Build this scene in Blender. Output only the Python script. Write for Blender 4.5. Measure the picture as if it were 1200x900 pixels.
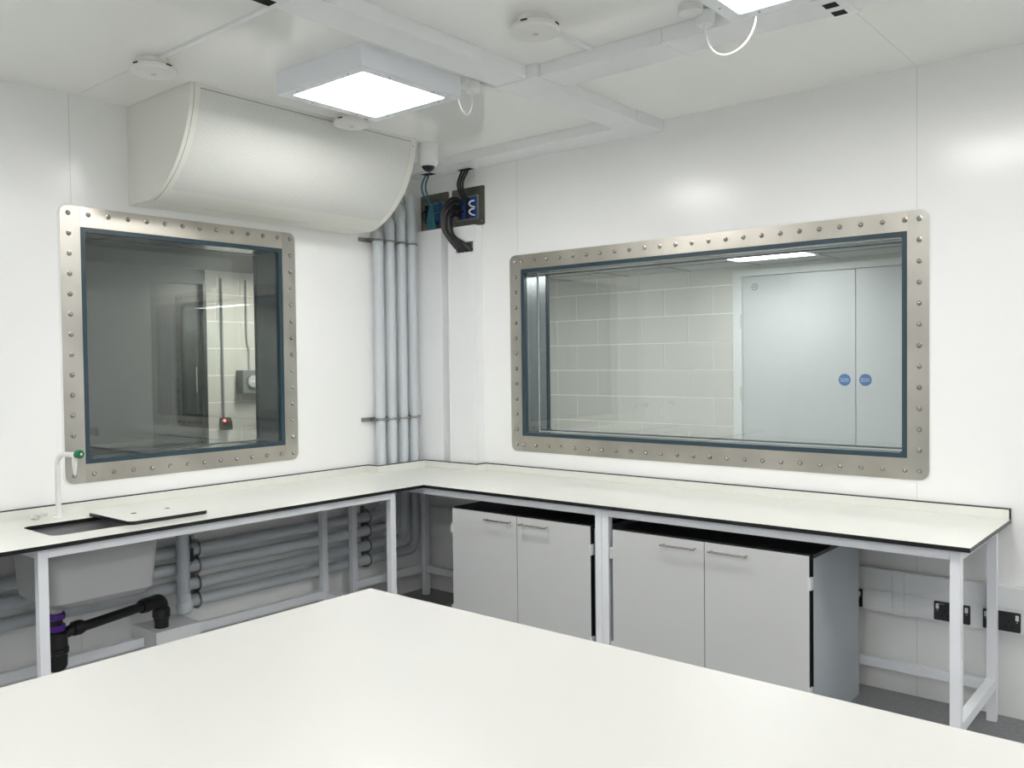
import bpy, bmesh, math, random
from mathutils import Vector, Matrix

random.seed(7)
C = bpy.context.scene.collection
SC = bpy.context.scene
for o in list(bpy.data.objects):
    bpy.data.objects.remove(o, do_unlink=True)

# ------------------------------------------------------------------ camera
CAM = Vector((4.553, -4.430, 1.634))
yaw, pit, rol = math.radians(39.993), math.radians(-1.453), math.radians(-0.678)
F_PX = 1021.82
fwd = Vector((-math.sin(yaw)*math.cos(pit), math.cos(yaw)*math.cos(pit), math.sin(pit)))
rt = Vector((math.cos(yaw), math.sin(yaw), 0)); up = rt.cross(fwd)
rt2 = rt*math.cos(rol) + up*math.sin(rol); up2 = -rt*math.sin(rol) + up*math.cos(rol)
cd = bpy.data.cameras.new('camera'); cam = bpy.data.objects.new('camera', cd); C.objects.link(cam)
cd.sensor_fit = 'HORIZONTAL'; cd.sensor_width = 36.0; cd.lens = 36.0*F_PX/1200.0
cd.clip_start = 0.02; cd.clip_end = 60
m = Matrix((rt2, up2, -fwd)).transposed().to_4x4(); m.translation = CAM
cam.matrix_world = m
SC.camera = cam

# ------------------------------------------------------------------ world, exposure
w = bpy.data.worlds.new('world'); SC.world = w; w.use_nodes = True
w.node_tree.nodes['Background'].inputs[0].default_value = (0.02, 0.02, 0.02, 1)
w.node_tree.nodes['Background'].inputs[1].default_value = 0.2
SC.view_settings.view_transform = 'Standard'; SC.view_settings.look = 'None'
SC.view_settings.gamma = 1; SC.view_settings.use_curve_mapping = False
SC.view_settings.exposure = 1.0
SC.cycles.max_bounces = 16; SC.cycles.diffuse_bounces = 14; SC.cycles.glossy_bounces = 8; SC.cycles.transparent_max_bounces = 24
PANEL = 15.5        # strength of the lab's LED panels
CORR = 9.0           # strength of the corridor panel
PLANT = 75.0         # strength of the plant-room panel

# ------------------------------------------------------------------ materials
def mat(name, col, rough=0.5, metal=0.0, spec=0.5, emit=None, strength=0.0, coat=0.0):
    mt = bpy.data.materials.new(name); mt.use_nodes = True
    b = mt.node_tree.nodes['Principled BSDF']
    b.inputs['Base Color'].default_value = (*col, 1); b.inputs['Roughness'].default_value = rough
    b.inputs['Metallic'].default_value = metal; b.inputs['Specular IOR Level'].default_value = spec
    b.inputs['Coat Weight'].default_value = coat
    if emit:
        b.inputs['Emission Color'].default_value = (*emit, 1); b.inputs['Emission Strength'].default_value = strength
    return mt
def nodes(mt): return mt.node_tree.nodes, mt.node_tree.links, mt.node_tree.nodes['Principled BSDF']
def add_bump(mt, scale, strength, dist=0.002, stretch=(1, 1, 1), detail=2.0):
    n, l, b = nodes(mt)
    tc = n.new('ShaderNodeTexCoord'); mp = n.new('ShaderNodeMapping'); mp.inputs['Scale'].default_value = stretch
    nz = n.new('ShaderNodeTexNoise'); nz.inputs['Scale'].default_value = scale; nz.inputs['Detail'].default_value = detail
    bp = n.new('ShaderNodeBump'); bp.inputs['Strength'].default_value = strength; bp.inputs['Distance'].default_value = dist
    l.new(tc.outputs['Object'], mp.inputs[0]); l.new(mp.outputs[0], nz.inputs['Vector'])
    l.new(nz.outputs[0], bp.inputs['Height']); l.new(bp.outputs[0], b.inputs['Normal'])
    return nz
def vary(mt, scale, c1, c2, stretch=(1, 1, 1), detail=3.0):
    n, l, b = nodes(mt)
    tc = n.new('ShaderNodeTexCoord'); mp = n.new('ShaderNodeMapping'); mp.inputs['Scale'].default_value = stretch
    nz = n.new('ShaderNodeTexNoise'); nz.inputs['Scale'].default_value = scale; nz.inputs['Detail'].default_value = detail
    cr = n.new('ShaderNodeValToRGB'); cr.color_ramp.elements[0].color = (*c1, 1); cr.color_ramp.elements[1].color = (*c2, 1)
    cr.color_ramp.elements[0].position = .3; cr.color_ramp.elements[1].position = .7
    l.new(tc.outputs['Object'], mp.inputs[0]); l.new(mp.outputs[0], nz.inputs['Vector'])
    l.new(nz.outputs[0], cr.inputs[0]); l.new(cr.outputs[0], b.inputs['Base Color'])

M = {}
M['wall'] = mat('white hygienic wall sheet', (.885, .89, .885), .20, spec=.34); add_bump(M['wall'], 1.3, .12, .01)
M['ceil'] = mat('white ceiling sheet', (.91, .915, .89), .07, spec=.5); add_bump(M['ceil'], 1.1, .05, .01)
M['seam'] = mat('pale seam filler', (.66, .67, .66), .4)
M['trunk'] = mat('white pvc trunking', (.86, .87, .88), .35)
M['trunk_lid'] = mat('white pvc trunking lid', (.84, .855, .87), .3)
M['white_metal'] = mat('white powder coated steel', (.84, .865, .905), .35)
M['white_plastic'] = mat('white plastic', (.82, .83, .82), .35)
M['cream_plastic'] = mat('off white plastic', (.80, .80, .77), .4)
M['fan'] = mat('off white coated fan coil casing', (.80, .80, .745), .4)
M['laminate'] = mat('off white laminate top', (.755, .765, .72), .18, spec=.45)
M['upstand'] = mat('off white laminate upstand', (.76, .77, .72), .3)
M['table'] = mat('white laminate table top', (.61, .61, .59), .35, spec=.35)
M['core'] = mat('black laminate core', (.006, .006, .007), .35)
M['floor'] = mat('grey vinyl floor', (.18, .19, .20), .35); vary(M['floor'], 60, (.19, .195, .205), (.25, .255, .265))
M['steel'] = mat('brushed stainless steel', (.58, .55, .49), .34, 1.0)
vary(M['steel'], 3.0, (.44, .42, .375), (.60, .57, .51), (1, 1, 1), 4)
add_bump(M['steel'], 90, .08, .0006, (.15, 1, 1))
M['steel_v'] = mat('upright brushed stainless steel', (.46, .44, .40), .34, 1.0)
vary(M['steel_v'], 2.2, (.42, .41, .375), (.60, .58, .53), (1, 1, 1), 4)
add_bump(M['steel_v'], 90, .08, .0006, (1, 1, .15))
M['reveal'] = mat('dull stainless reveal lining', (.30, .32, .33), .22, 1.0); add_bump(M['reveal'], 60, .05, .0005, (1, 1, .1))
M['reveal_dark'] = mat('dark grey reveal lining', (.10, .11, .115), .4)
M['bolt'] = mat('polished bolt steel', (.40, .385, .36), .2, 1.0)
M['plate_steel'] = mat('dull transit plate steel', (.22, .215, .19), .35, 1.0)
M['gasket'] = mat('slate blue gasket', (.026, .054, .074), .3)
M['grey_pipe'] = mat('light grey plastic pipe', (.57, .61, .645), .3)
M['clip_steel'] = mat('dark zinc clip', (.34, .34, .33), .35, 1.0)
M['black'] = mat('matt black plastic', (.010, .010, .011), .35)
M['hole'] = mat('black opening', (.004, .004, .004), .9)
M['purple'] = mat('purple plastic nut', (.09, .02, .26), .3)
M['sink'] = mat('grey moulded sink', (.43, .43, .445), .4)
M['door'] = mat('light grey laminate door', (.60, .61, .612), .4); add_bump(M['door'], 120, .05, .0004)
M['carcass'] = mat('grey laminate carcass side with bluish light', (.43, .47, .51), .35)  # plain grey laminate; the bluish cast of the light is mixed into its colour
M['chrome'] = mat('satin chrome', (.50, .47, .43), .22, 1.0)
M['hinge'] = mat('pale hinge metal', (.75, .76, .77), .3, .3)
M['green'] = mat('green tap head', (.0, .16, .055), .25)
M['navy'] = mat('navy plastic', (.01, .012, .05), .35)
M['teal'] = mat('teal cable sheath', (.03, .16, .22), .35)
M['pink'] = mat('dull pink cable sheath', (.42, .20, .17), .4)
M['blue_mod'] = mat('blue transit module', (.015, .06, .26), .35)
M['socket'] = mat('black socket face', (.016, .018, .022), .3)
M['rocker'] = mat('white rocker switch', (.80, .80, .80), .3)
M['mark'] = mat('faint grey printed mark', (.25, .25, .26), .5)
M['block'] = mat('painted blockwork', (.60, .60, .565), .55); add_bump(M['block'], 140, .35, .002)
M['mortar'] = mat('mortar joint painted as lit', (.88, .89, .84), .7)  # same paint as the blocks, lightened for the light the joints catch
M['cdoor'] = mat('pale blue grey door leaf', (.58, .605, .62), .3)
M['cframe'] = mat('pale grey door frame', (.72, .75, .75), .4)
M['ctile'] = mat('mineral ceiling tile', (.50, .52, .51), .8)
M['tbar'] = mat('ceiling grid bar', (.22, .23, .23), .5)
M['sign'] = mat('blue sign face', (.01, .13, .42), .4)
M['sign_white'] = mat('white sign print', (.85, .87, .88), .4)
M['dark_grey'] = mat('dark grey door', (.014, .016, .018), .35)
M['dim_grey'] = mat('grey partition darkened as unlit', (.06, .063, .062), .5)  # grey lowered so the colour itself carries the lack of light
M['box_grey'] = mat('grey isolator box', (.20, .22, .23), .4)
M['conduit'] = mat('pale grey conduit', (.58, .59, .57), .4)
M['red_led'] = mat('red lamp', (.4, .02, .02), .3, emit=(1, .05, .05), strength=6)
M['grille_dark'] = mat('dark slot', (.02, .02, .02), .7)
M['lens'] = mat('dark glass dome', (.01, .01, .012), .08)
M['diffuser'] = mat('lit opal diffuser', (.9, .9, .9), .4, emit=(1.0, .985, .96), strength=PANEL)
M['cdiffuser'] = mat('lit corridor diffuser', (.9, .9, .9), .4, emit=(1.0, 1.0, .98), strength=CORR)
M['pdiffuser'] = mat('lit plant room diffuser', (.9, .9, .9), .4, emit=(1.0, .985, .88), strength=PLANT)

def make_glass(name, tint):
    mt = bpy.data.materials.new(name); mt.use_nodes = True; n = mt.node_tree.nodes; l = mt.node_tree.links
    n.clear()
    out = n.new('ShaderNodeOutputMaterial'); mix = n.new('ShaderNodeMixShader')
    tr = n.new('ShaderNodeBsdfTransparent'); gl = n.new('ShaderNodeBsdfGlossy'); fr = n.new('ShaderNodeFresnel')
    geo = n.new('ShaderNodeNewGeometry'); mr = n.new('ShaderNodeMapRange')
    mr.inputs['To Min'].default_value = 1.55; mr.inputs['To Max'].default_value = 1/1.55
    tr.inputs[0].default_value = (*tint, 1); gl.inputs[0].default_value = (.96, 1, .99, 1); gl.inputs['Roughness'].default_value = 0.0
    l.new(geo.outputs['Backfacing'], mr.inputs['Value']); l.new(mr.outputs[0], fr.inputs[0])
    l.new(fr.outputs[0], mix.inputs[0]); l.new(tr.outputs[0], mix.inputs[1]); l.new(gl.outputs[0], mix.inputs[2])
    l.new(mix.outputs[0], out.inputs[0])
    return mt
M['glass'] = make_glass('window glass', (.955, .965, .96))

# perforated sheet: round holes printed by a procedural dot grid on the curved sheet (UV in metres)
def make_perf():
    mt = mat('perforated off white sheet', (.76, .77, .73), .35, .0); n, l, b = nodes(mt)
    uv = n.new('ShaderNodeUVMap'); sc = n.new('ShaderNodeVectorMath'); sc.operation = 'SCALE'; sc.inputs['Scale'].default_value = 1/0.0085
    fr = n.new('ShaderNodeVectorMath'); fr.operation = 'FRACTION'
    sb = n.new('ShaderNodeVectorMath'); sb.operation = 'SUBTRACT'; sb.inputs[1].default_value = (.5, .5, 0)
    ml = n.new('ShaderNodeVectorMath'); ml.operation = 'MULTIPLY'; ml.inputs[1].default_value = (1, 1, 0)
    ln = n.new('ShaderNodeVectorMath'); ln.operation = 'LENGTH'
    cm = n.new('ShaderNodeMath'); cm.operation = 'LESS_THAN'; cm.inputs[1].default_value = .30
    mx = n.new('ShaderNodeMixRGB'); mx.inputs[1].default_value = (.82, .83, .79, 1); mx.inputs[2].default_value = (.50, .51, .49, 1)
    l.new(uv.outputs[0], sc.inputs[0]); l.new(sc.outputs[0], fr.inputs[0]); l.new(fr.outputs[0], sb.inputs[0])
    l.new(sb.outputs[0], ml.inputs[0]); l.new(ml.outputs[0], ln.inputs[0]); l.new(ln.outputs['Value'], cm.inputs[0])
    l.new(cm.outputs[0], mx.inputs[0]); l.new(mx.outputs[0], b.inputs['Base Color'])
    return mt
M['perf'] = make_perf()

# ------------------------------------------------------------------ mesh helpers
W = {}     # world origin of every object made here
class MB:
    def __init__(s): s.v = []; s.f = []; s.m = []; s.uv = None
    def box(s, x0, x1, y0, y1, z0, z1, mi=0):
        if x0 > x1: x0, x1 = x1, x0
        if y0 > y1: y0, y1 = y1, y0
        if z0 > z1: z0, z1 = z1, z0
        b = len(s.v)
        s.v += [(x, y, z) for z in (z0, z1) for y in (y0, y1) for x in (x0, x1)]
        for q in ((0, 2, 3, 1), (4, 5, 7, 6), (0, 1, 5, 4), (2, 6, 7, 3), (0, 4, 6, 2), (1, 3, 7, 5)):
            s.f.append(tuple(b+i for i in q)); s.m.append(mi)
        return s
    def tube(s, pts, r, n=12, mi=0, caps=True):
        pts = [Vector(p) for p in pts]; rs = r if isinstance(r, (list, tuple)) else [r]*len(pts)
        b = len(s.v); t0 = (pts[1]-pts[0]).normalized()
        ref = Vector((0, 0, 1)) if abs(t0.z) < .9 else Vector((1, 0, 0))
        u = t0.cross(ref).normalized(); pt = t0
        for i, p in enumerate(pts):
            if i == 0: t = t0
            elif i == len(pts)-1: t = (pts[i]-pts[i-1]).normalized()
            else: t = ((pts[i]-pts[i-1]).normalized()+(pts[i+1]-pts[i]).normalized()).normalized()
            ax = pt.cross(t)
            if ax.length > 1e-6: u = Matrix.Rotation(pt.angle(t), 3, ax.normalized()) @ u
            pt = t; v = t.cross(u).normalized()
            for k in range(n):
                a = 2*math.pi*k/n; s.v.append(tuple(p+u*math.cos(a)*rs[i]+v*math.sin(a)*rs[i]))
        for i in range(len(pts)-1):
            for k in range(n):
                k2 = (k+1) % n
                s.f.append((b+i*n+k, b+i*n+k2, b+(i+1)*n+k2, b+(i+1)*n+k)); s.m.append(mi)
        if caps:
            s.f.append(tuple(b+k for k in reversed(range(n)))); s.m.append(mi)
            e = b+(len(pts)-1)*n; s.f.append(tuple(e+k for k in range(n))); s.m.append(mi)
        return s
    def lathe(s, org, axis, prof, n=32, mi=0):
        # prof: (distance along axis, radius) pairs
        o = Vector(org); a = Vector(axis).normalized()
        ref = Vector((0, 0, 1)) if abs(a.z) < .9 else Vector((1, 0, 0))
        u = a.cross(ref).normalized(); v = a.cross(u); b = len(s.v)
        for d, r in prof:
            for k in range(n):
                t = 2*math.pi*k/n; s.v.append(tuple(o+a*d+u*math.cos(t)*max(r, 1e-5)+v*math.sin(t)*max(r, 1e-5)))
        for i in range(len(prof)-1):
            for k in range(n):
                k2 = (k+1) % n
                s.f.append((b+i*n+k, b+i*n+k2, b+(i+1)*n+k2, b+(i+1)*n+k)); s.m.append(mi)
        s.f.append(tuple(b+k for k in reversed(range(n)))); s.m.append(mi)
        e = b+(len(prof)-1)*n; s.f.append(tuple(e+k for k in range(n))); s.m.append(mi)
        return s
    def slab(s, outer, holes, d0, d1, mapf, face_mi=0, side_mi=0, back_mi=None):
        # flat plate with holes: 2-D loops mapped to 3-D by mapf(u, v, d)
        bm = bmesh.new(); loops = []
        for lp in [outer]+list(holes):
            vs = [bm.verts.new((p[0], p[1], 0)) for p in lp]
            for i in range(len(vs)): bm.edges.new((vs[i], vs[(i+1) % len(vs)]))
            loops.append([len(loops)])
        bmesh.ops.triangle_fill(bm, edges=bm.edges[:], use_beauty=True, use_dissolve=False)
        bm.verts.ensure_lookup_table(); bm.verts.index_update()
        nv = len(bm.verts); b = len(s.v)
        co = [v.co.copy() for v in bm.verts]
        s.v += [tuple(mapf(c.x, c.y, d1)) for c in co]+[tuple(mapf(c.x, c.y, d0)) for c in co]
        for f in bm.faces:
            ids = [v.index for v in f.verts]
            s.f.append(tuple(b+i for i in ids)); s.m.append(face_mi)
            s.f.append(tuple(b+nv+i for i in reversed(ids))); s.m.append(side_mi if back_mi is None else back_mi)
        for e in bm.edges:
            if len(e.link_faces) == 1:
                i, j = e.verts[0].index, e.verts[1].index
                s.f.append((b+i, b+j, b+nv+j, b+nv+i)); s.m.append(side_mi)
        bm.free(); return s
    def prism(s, poly, d0, d1, mapf, mi=0):
        n = len(poly); b = len(s.v)
        s.v += [tuple(mapf(p[0], p[1], d0)) for p in poly]+[tuple(mapf(p[0], p[1], d1)) for p in poly]
        s.f.append(tuple(b+i for i in range(n))); s.m.append(mi)
        s.f.append(tuple(b+n+i for i in reversed(range(n)))); s.m.append(mi)
        for i in range(n):
            j = (i+1) % n; s.f.append((b+i, b+j, b+n+j, b+n+i)); s.m.append(mi)
        return s
    def build(s, name, mats, parent=None, bevel=0, smooth=True, seg=2, base=None):
        if not isinstance(mats, (list, tuple)): mats = [mats]
        mats = [M[x] if isinstance(x, str) else x for x in mats]
        xs = [p[0] for p in s.v]; ys = [p[1] for p in s.v]; zs = [p[2] for p in s.v]
        c = Vector(((min(xs)+max(xs))/2, (min(ys)+max(ys))/2, (min(zs)+max(zs))/2 if parent else min(zs)))
        me = bpy.data.meshes.new(name)
        me.from_pydata([tuple(Vector(p)-c) for p in s.v], [], s.f)
        for mt in mats: me.materials.append(mt)
        for p, i in zip(me.polygons, s.m): p.material_index = i
        if s.uv:
            ul = me.uv_layers.new(name='UVMap')
            for li, lp in enumerate(me.loops): ul.data[li].uv = s.uv[lp.vertex_index]
        bm = bmesh.new(); bm.from_mesh(me); bmesh.ops.recalc_face_normals(bm, faces=bm.faces[:]); bm.to_mesh(me); bm.free()
        if smooth:
            me.shade_smooth(); me.set_sharp_from_angle(angle=math.radians(35))
        o = bpy.data.objects.new(name, me); C.objects.link(o)
        if parent: o.parent = parent; o.location = c-W[parent.name]
        else: o.location = c
        W[o.name] = c
        if bevel:
            bv = o.modifiers.new('bevel', 'BEVEL'); bv.width = bevel; bv.segments = seg; bv.limit_method = 'ANGLE'; bv.angle_limit = math.radians(40)
            bv.harden_normals = True
        return o

XY = lambda u, v, d: (u, v, d)                    # plate lying flat, thickness in z
XZ = lambda u, v, d: (u, d, v)                    # plate upright, facing y
YZ = lambda u, v, d: (d, u, v)                    # plate upright, facing x
def rect(a0, a1, b0, b1): return [(a0, b0), (a1, b0), (a1, b1), (a0, b1)]
def rrect(a0, a1, b0, b1, r, n=6, corners=(1, 1, 1, 1)):
    pts = []
    for (cx, cy, st, on) in ((a1-r, b0+r, -90, corners[1]), (a1-r, b1-r, 0, corners[2]), (a0+r, b1-r, 90, corners[3]), (a0+r, b0+r, 180, corners[0])):
        if on: pts += [(cx+r*math.cos(math.radians(st+90*i/n)), cy+r*math.sin(math.radians(st+90*i/n))) for i in range(n+1)]
        else: pts.append((cx+(r if cx > (a0+a1)/2 else -r), cy+(r if cy > (b0+b1)/2 else -r)))
    return pts
def box(x0, x1, y0, y1, z0, z1): return MB().box(x0, x1, y0, y1, z0, z1)

def thing(name, loc, label, cat, group=None):
    o = bpy.data.objects.new(name, None); C.objects.link(o); o.location = loc; o.empty_display_size = .05
    W[o.name] = Vector(loc); return tag(o, label, cat, group)
def tag(o, label, cat, group=None):
    o['label'] = label; o['category'] = cat
    if group: o['group'] = group
    return o
def struct(o, label=None):
    o['kind'] = 'structure'
    if label: o['label'] = label
    return o
def dup(src, parent=None, loc=None):
    c = src.copy(); C.objects.link(c)
    if parent: c.parent = parent
    if loc is not None: c.location = loc
    W[c.name] = Vector(loc) if (loc is not None and not parent) else (W.get(src.name, Vector()))
    for ch in [x for x in list(bpy.data.objects) if x.parent == src]: dup(ch, c)
    return c
def arc_pts(p0, corner, p1, r, n=8):
    """rounded corner between p0-corner-p1 with bend radius r"""
    c = Vector(corner); a = (Vector(p0)-c).normalized(); b = (Vector(p1)-c).normalized()
    th = a.angle(b); d = r/math.tan(th/2); bis = (a+b).normalized(); ctr = c+bis*(r/math.sin(th/2))
    s0 = c+a*d-ctr; s1 = c+b*d-ctr; ang = s0.angle(s1); ax = s0.cross(s1).normalized()
    return [ctr+Matrix.Rotation(ang*i/n, 3, ax) @ s0 for i in range(n+1)]
def path(pts, r, n=8):
    pts = [Vector(p) for p in pts]; out = [pts[0]]
    for i in range(1, len(pts)-1): out += arc_pts(pts[i-1], pts[i], pts[i+1], r, n)
    out.append(pts[-1]); return out
def bez(p0, p1, p2, p3, n=16):
    p0, p1, p2, p3 = map(Vector, (p0, p1, p2, p3)); o = []
    for i in range(n+1):
        t = i/n; o.append(p0*(1-t)**3+p1*3*t*(1-t)**2+p2*3*t*t*(1-t)+p3*t**3)
    return o

# ------------------------------------------------------------------ room shell
H = 3.010; RX = 6.2; RY = -6.6; T = .27
# window openings
RW = dict(a0=.832, a1=3.416, b0=1.045, b1=2.333, i0=.925, i1=3.316, j0=1.148, j1=2.238)
LW = dict(a0=-2.520, a1=-1.105, b0=1.038, b1=2.451, i0=-2.418, i1=-1.200, j0=1.135, j1=2.349)

struct(box(0, RX, RY, 0, -.08, 0).build('floor', 'floor', smooth=False))
struct(box(-.27, RX+.1, RY-.1, .27, H, H+.08).build('ceiling', 'ceil', smooth=False))
wr = struct(MB().slab(rect(-.0, RX, 0, H), [rect(RW['i0'], RW['i1'], RW['j0'], RW['j1'])], 0, T, XZ).build('wall_right', 'wall', smooth=False))
wl = struct(MB().slab(rect(RY, T, 0, H), [rect(LW['i0'], LW['i1'], LW['j0'], LW['j1'])], -T, 0, YZ).build('wall_left', 'wall', smooth=False))
struct(box(RX, RX+.1, RY-.1, .27, 0, H).build('wall_far_right', 'wall', smooth=False))
struct(box(-.27, RX, RY-.1, RY, 0, H).build('wall_back', 'wall', smooth=False))
# panel joints on walls and ceiling
n = 0
def seam(mb, par):
    struct(mb.build('joint_strip', 'seam', par, smooth=False))
for x in (.90, 3.36):
    seam(box(x-.0015, x+.0015, -.0008, .004, RW['b1'], H), wr)
    seam(box(x-.0015, x+.0015, -.0008, .004, 0, RW['b0'] if x > 1 else .9), wr)
seam(box(4.6, 4.604, -.0012, .004, 0, H), wr)
for y in (-2.459,):
    seam(box(-.004, .0008, y-.0015, y+.0015, LW['b1'], H), wl)
    seam(box(-.004, .0008, y-.0015, y+.0015, 0, .9), wl)
seam(box(-.004, .0012, -3.68, -3.676, 0, H), wl)
cl = bpy.data.objects['ceiling']
for x in (3.36, 4.58):
    seam(box(x-.0015, x+.0015, RY, 0, H-.001, H+.003), cl)
for y in (-2.43,):
    seam(box(0, RX, y-.0015, y+.0015, H-.001, H+.003), cl)

# ------------------------------------------------------------------ windows
bolt_me = None
def make_bolt(parent, p, axis):
    global bolt_me
    if bolt_me is None:
        mb = MB(); mb.lathe((0, 0, 0), (0, 0, 1), [(0, .0135), (.002, .0135), (.0025, .0098), (.008, .0098), (.011, .0082), (.014, .0048), (.015, .0008)], 12)
        o = mb.build('bolt', 'bolt'); bolt_me = o.data; bpy.data.objects.remove(o)
    o = bpy.data.objects.new('bolt', bolt_me); C.objects.link(o); o.parent = parent
    o.location = Vector(p)-W[parent.name]; o.rotation_euler = Vector(axis).to_track_quat('Z', 'Y').to_euler()
    return o

def window(name, D, mp, sgn, rows, cols, zs, mid, far, steel_u):
    """sgn: direction from the room face into the wall (+1 along +y, -1 along -x)"""
    a0, a1, b0, b1, i0, i1, j0, j1 = (D[k] for k in ('a0', 'a1', 'b0', 'b1', 'i0', 'i1', 'j0', 'j1'))
    w = bpy.data.objects.new(name, None); C.objects.link(w); W[w.name] = Vector(mp((a0+a1)/2, b0, 0)); w.location = W[w.name]
    struct(w)
    f = -sgn   # towards the room
    th = .004*f
    R = .045
    # steel frame in four strips: uprights run the full height
    MB().slab(rrect(a0, i0-.0006, b0, b1, R, 6, (1, 0, 0, 1)), [], 0, th, mp).build('frame_upright', steel_u, w, smooth=False)
    MB().slab(rrect(i1+.0006, a1, b0, b1, R, 6, (0, 1, 1, 0)), [], 0, th, mp).build('frame_upright', steel_u, w, smooth=False)
    MB().slab(rect(i0, i1, b0, j0), [], 0, th, mp).build('frame_rail', 'steel', w, smooth=False)
    MB().slab(rect(i0, i1, j1, b1), [], 0, th, mp).build('frame_rail', 'steel', w, smooth=False)
    # thin bead of white sealant round the frame
    MB().slab(rrect(a0-.009, a1+.009, b0-.009, b1+.009, R+.009), [rrect(a0+.002, a1-.002, b0+.002, b1-.002, R)], -.0005*f*-1*0, .0022*f, mp).build('sealant_bead', 'white_plastic', w, smooth=False)
    g = .024
    for nm, d0, d1 in (('gasket', -.030*f, .0015*f), ('gasket', sgn*(far-.03), sgn*far)):
        MB().slab(rect(i0, i1, j0, j1), [rrect(i0+g, i1-g, j0+g, j1-g, .014)], d0, d1, mp).build(nm, 'gasket', w, smooth=False)
    # far side steel frame
    MB().slab(rect(a0, a1, b0, b1), [rect(i0, i1, j0, j1)], sgn*(T), sgn*(T+.004), mp).build('outer_frame', 'steel', w, smooth=False)
    # reveal lining
    d0, d1 = sgn*.030, sgn*(far-.03); e = .006
    q = g-.004
    for (u0, u1, v0, v1, mt) in ((i0, i0+q, j0, j1, steel_side), (i1-q, i1, j0, j1, steel_side), (i0+q, i1-q, j0, j0+q, 'reveal'), (i0+q, i1-q, j1-q, j1, 'reveal')):
        MB().slab(rect(u0, u1, v0, v1), [], d0, d1, mp).build('reveal_lining', mt, w, smooth=False)
    # spacer bead half-way through the reveal
    ds = sgn*mid
    if sgn > 0: MB().slab(rect(i0+q, i1-q, j0+q, j1-q), [rect(i0+q+.005, i1-q-.005, j0+q+.005, j1-q-.005)], ds-.004, ds+.004, mp).build('spacer_bead', 'conduit', w, smooth=False)
    # panes
    for d in (.012, far-.018):
        MB().slab(rect(i0+.012, i1-.012, j0+.012, j1-.012), [], sgn*d, sgn*(d+.006), mp).build('pane', 'glass', w, smooth=False)
    ax = Vector(mp(0, 0, f))
    for z in zs:
        for u in cols: make_bolt(w, mp(u, z, th), ax)
    for u in rows:
        for z in (zs[0], zs[-1]): make_bolt(w, mp(u, z, th), ax)
    return w
steel_side = 'reveal'
zsR = [1.089+i*(2.290-1.089)/12 for i in range(13)]
window('window_1', RW, XZ, 1, [.934+i*(3.307-.934)/23 for i in range(24)], [.880, 3.372], zsR, .15, T, 'steel_v')
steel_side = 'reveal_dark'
zsL = [1.081+i*(2.414-1.081)/13 for i in range(14)]
window('window_2', LW, YZ, -1, [-2.377+i*(2.377-1.232)/11 for i in range(12)], [-2.477, -1.142], zsL, .15, T, 'steel_v')

# ------------------------------------------------------------------ corridor beyond the right window
CY = 2.0; CH = 2.362
def blockwork(name, mp, face, sgn, u0, u1, z0, z1, off, hole=None):
    """450 x 225 blocks in stretcher bond, face plane at `face`, wall body behind it"""
    mb = MB()
    mb.slab(rect(u0, u1, z0, z1), [], face+sgn*.004, face+sgn*.12, mp, 1, 1)
    k = 0; z = .2-.225
    while z < z1:
        a = off+(0 if k % 2 == 0 else .225)
        a -= math.ceil((a-u0)/.45)*.45
        while a < u1:
            p0, p1 = max(a+.004, u0), min(a+.446, u1); q0, q1 = max(z+.004, z0), min(z+.221, z1)
            if p1-p0 > .01 and q1-q0 > .01:
                c0 = mp(p0, q0, face); c1 = mp(p1, q1, face+sgn*.02)
                mb.box(c0[0], c1[0], c0[1], c1[1], c0[2], c1[2], 0)
            a += .45
        z += .225; k += 1
    return struct(mb.build(name, ['block', 'mortar'], smooth=False))
blockwork('wall_corridor', XZ, CY, 1, -.9, 1.455, 0, CH, .83+.225)
struct(box(1.455, 5.2, CY+.004, CY+.12, 2.33, CH).build('wall_corridor_head', 'block', smooth=False))
struct(box(3.3, 5.2, CY+.004, CY+.12, 0, 2.33).build('wall_corridor_end', 'block', smooth=False))
struct(box(-1.0, -.9, .27, CY+.12, 0, CH).build('wall_corridor_left', 'block', smooth=False))
struct(box(5.2, 5.3, .27, CY+.12, 0, CH).build('wall_corridor_right', 'block', smooth=False))
struct(box(-.9, 5.2, .274, CY+.12, -.08, 0).build('floor_corridor', 'floor', smooth=False))
cc = struct(box(-1.0, 5.3, .274, CY+.12, CH, CH+.05).build('ceiling_corridor', 'ctile', smooth=False))
for x in [ -.72+.6*i for i in range(10)]:
    struct(box(x-.008, x+.008, .275, CY, CH-.004, CH).build('grid_bar', 'tbar', cc, smooth=False))
for y in (.39, .99, 1.59):
    struct(box(-.9, 5.2, y-.008, y+.008, CH-.0045, CH-.0003).build('grid_bar', 'tbar', cc, smooth=False))
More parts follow.
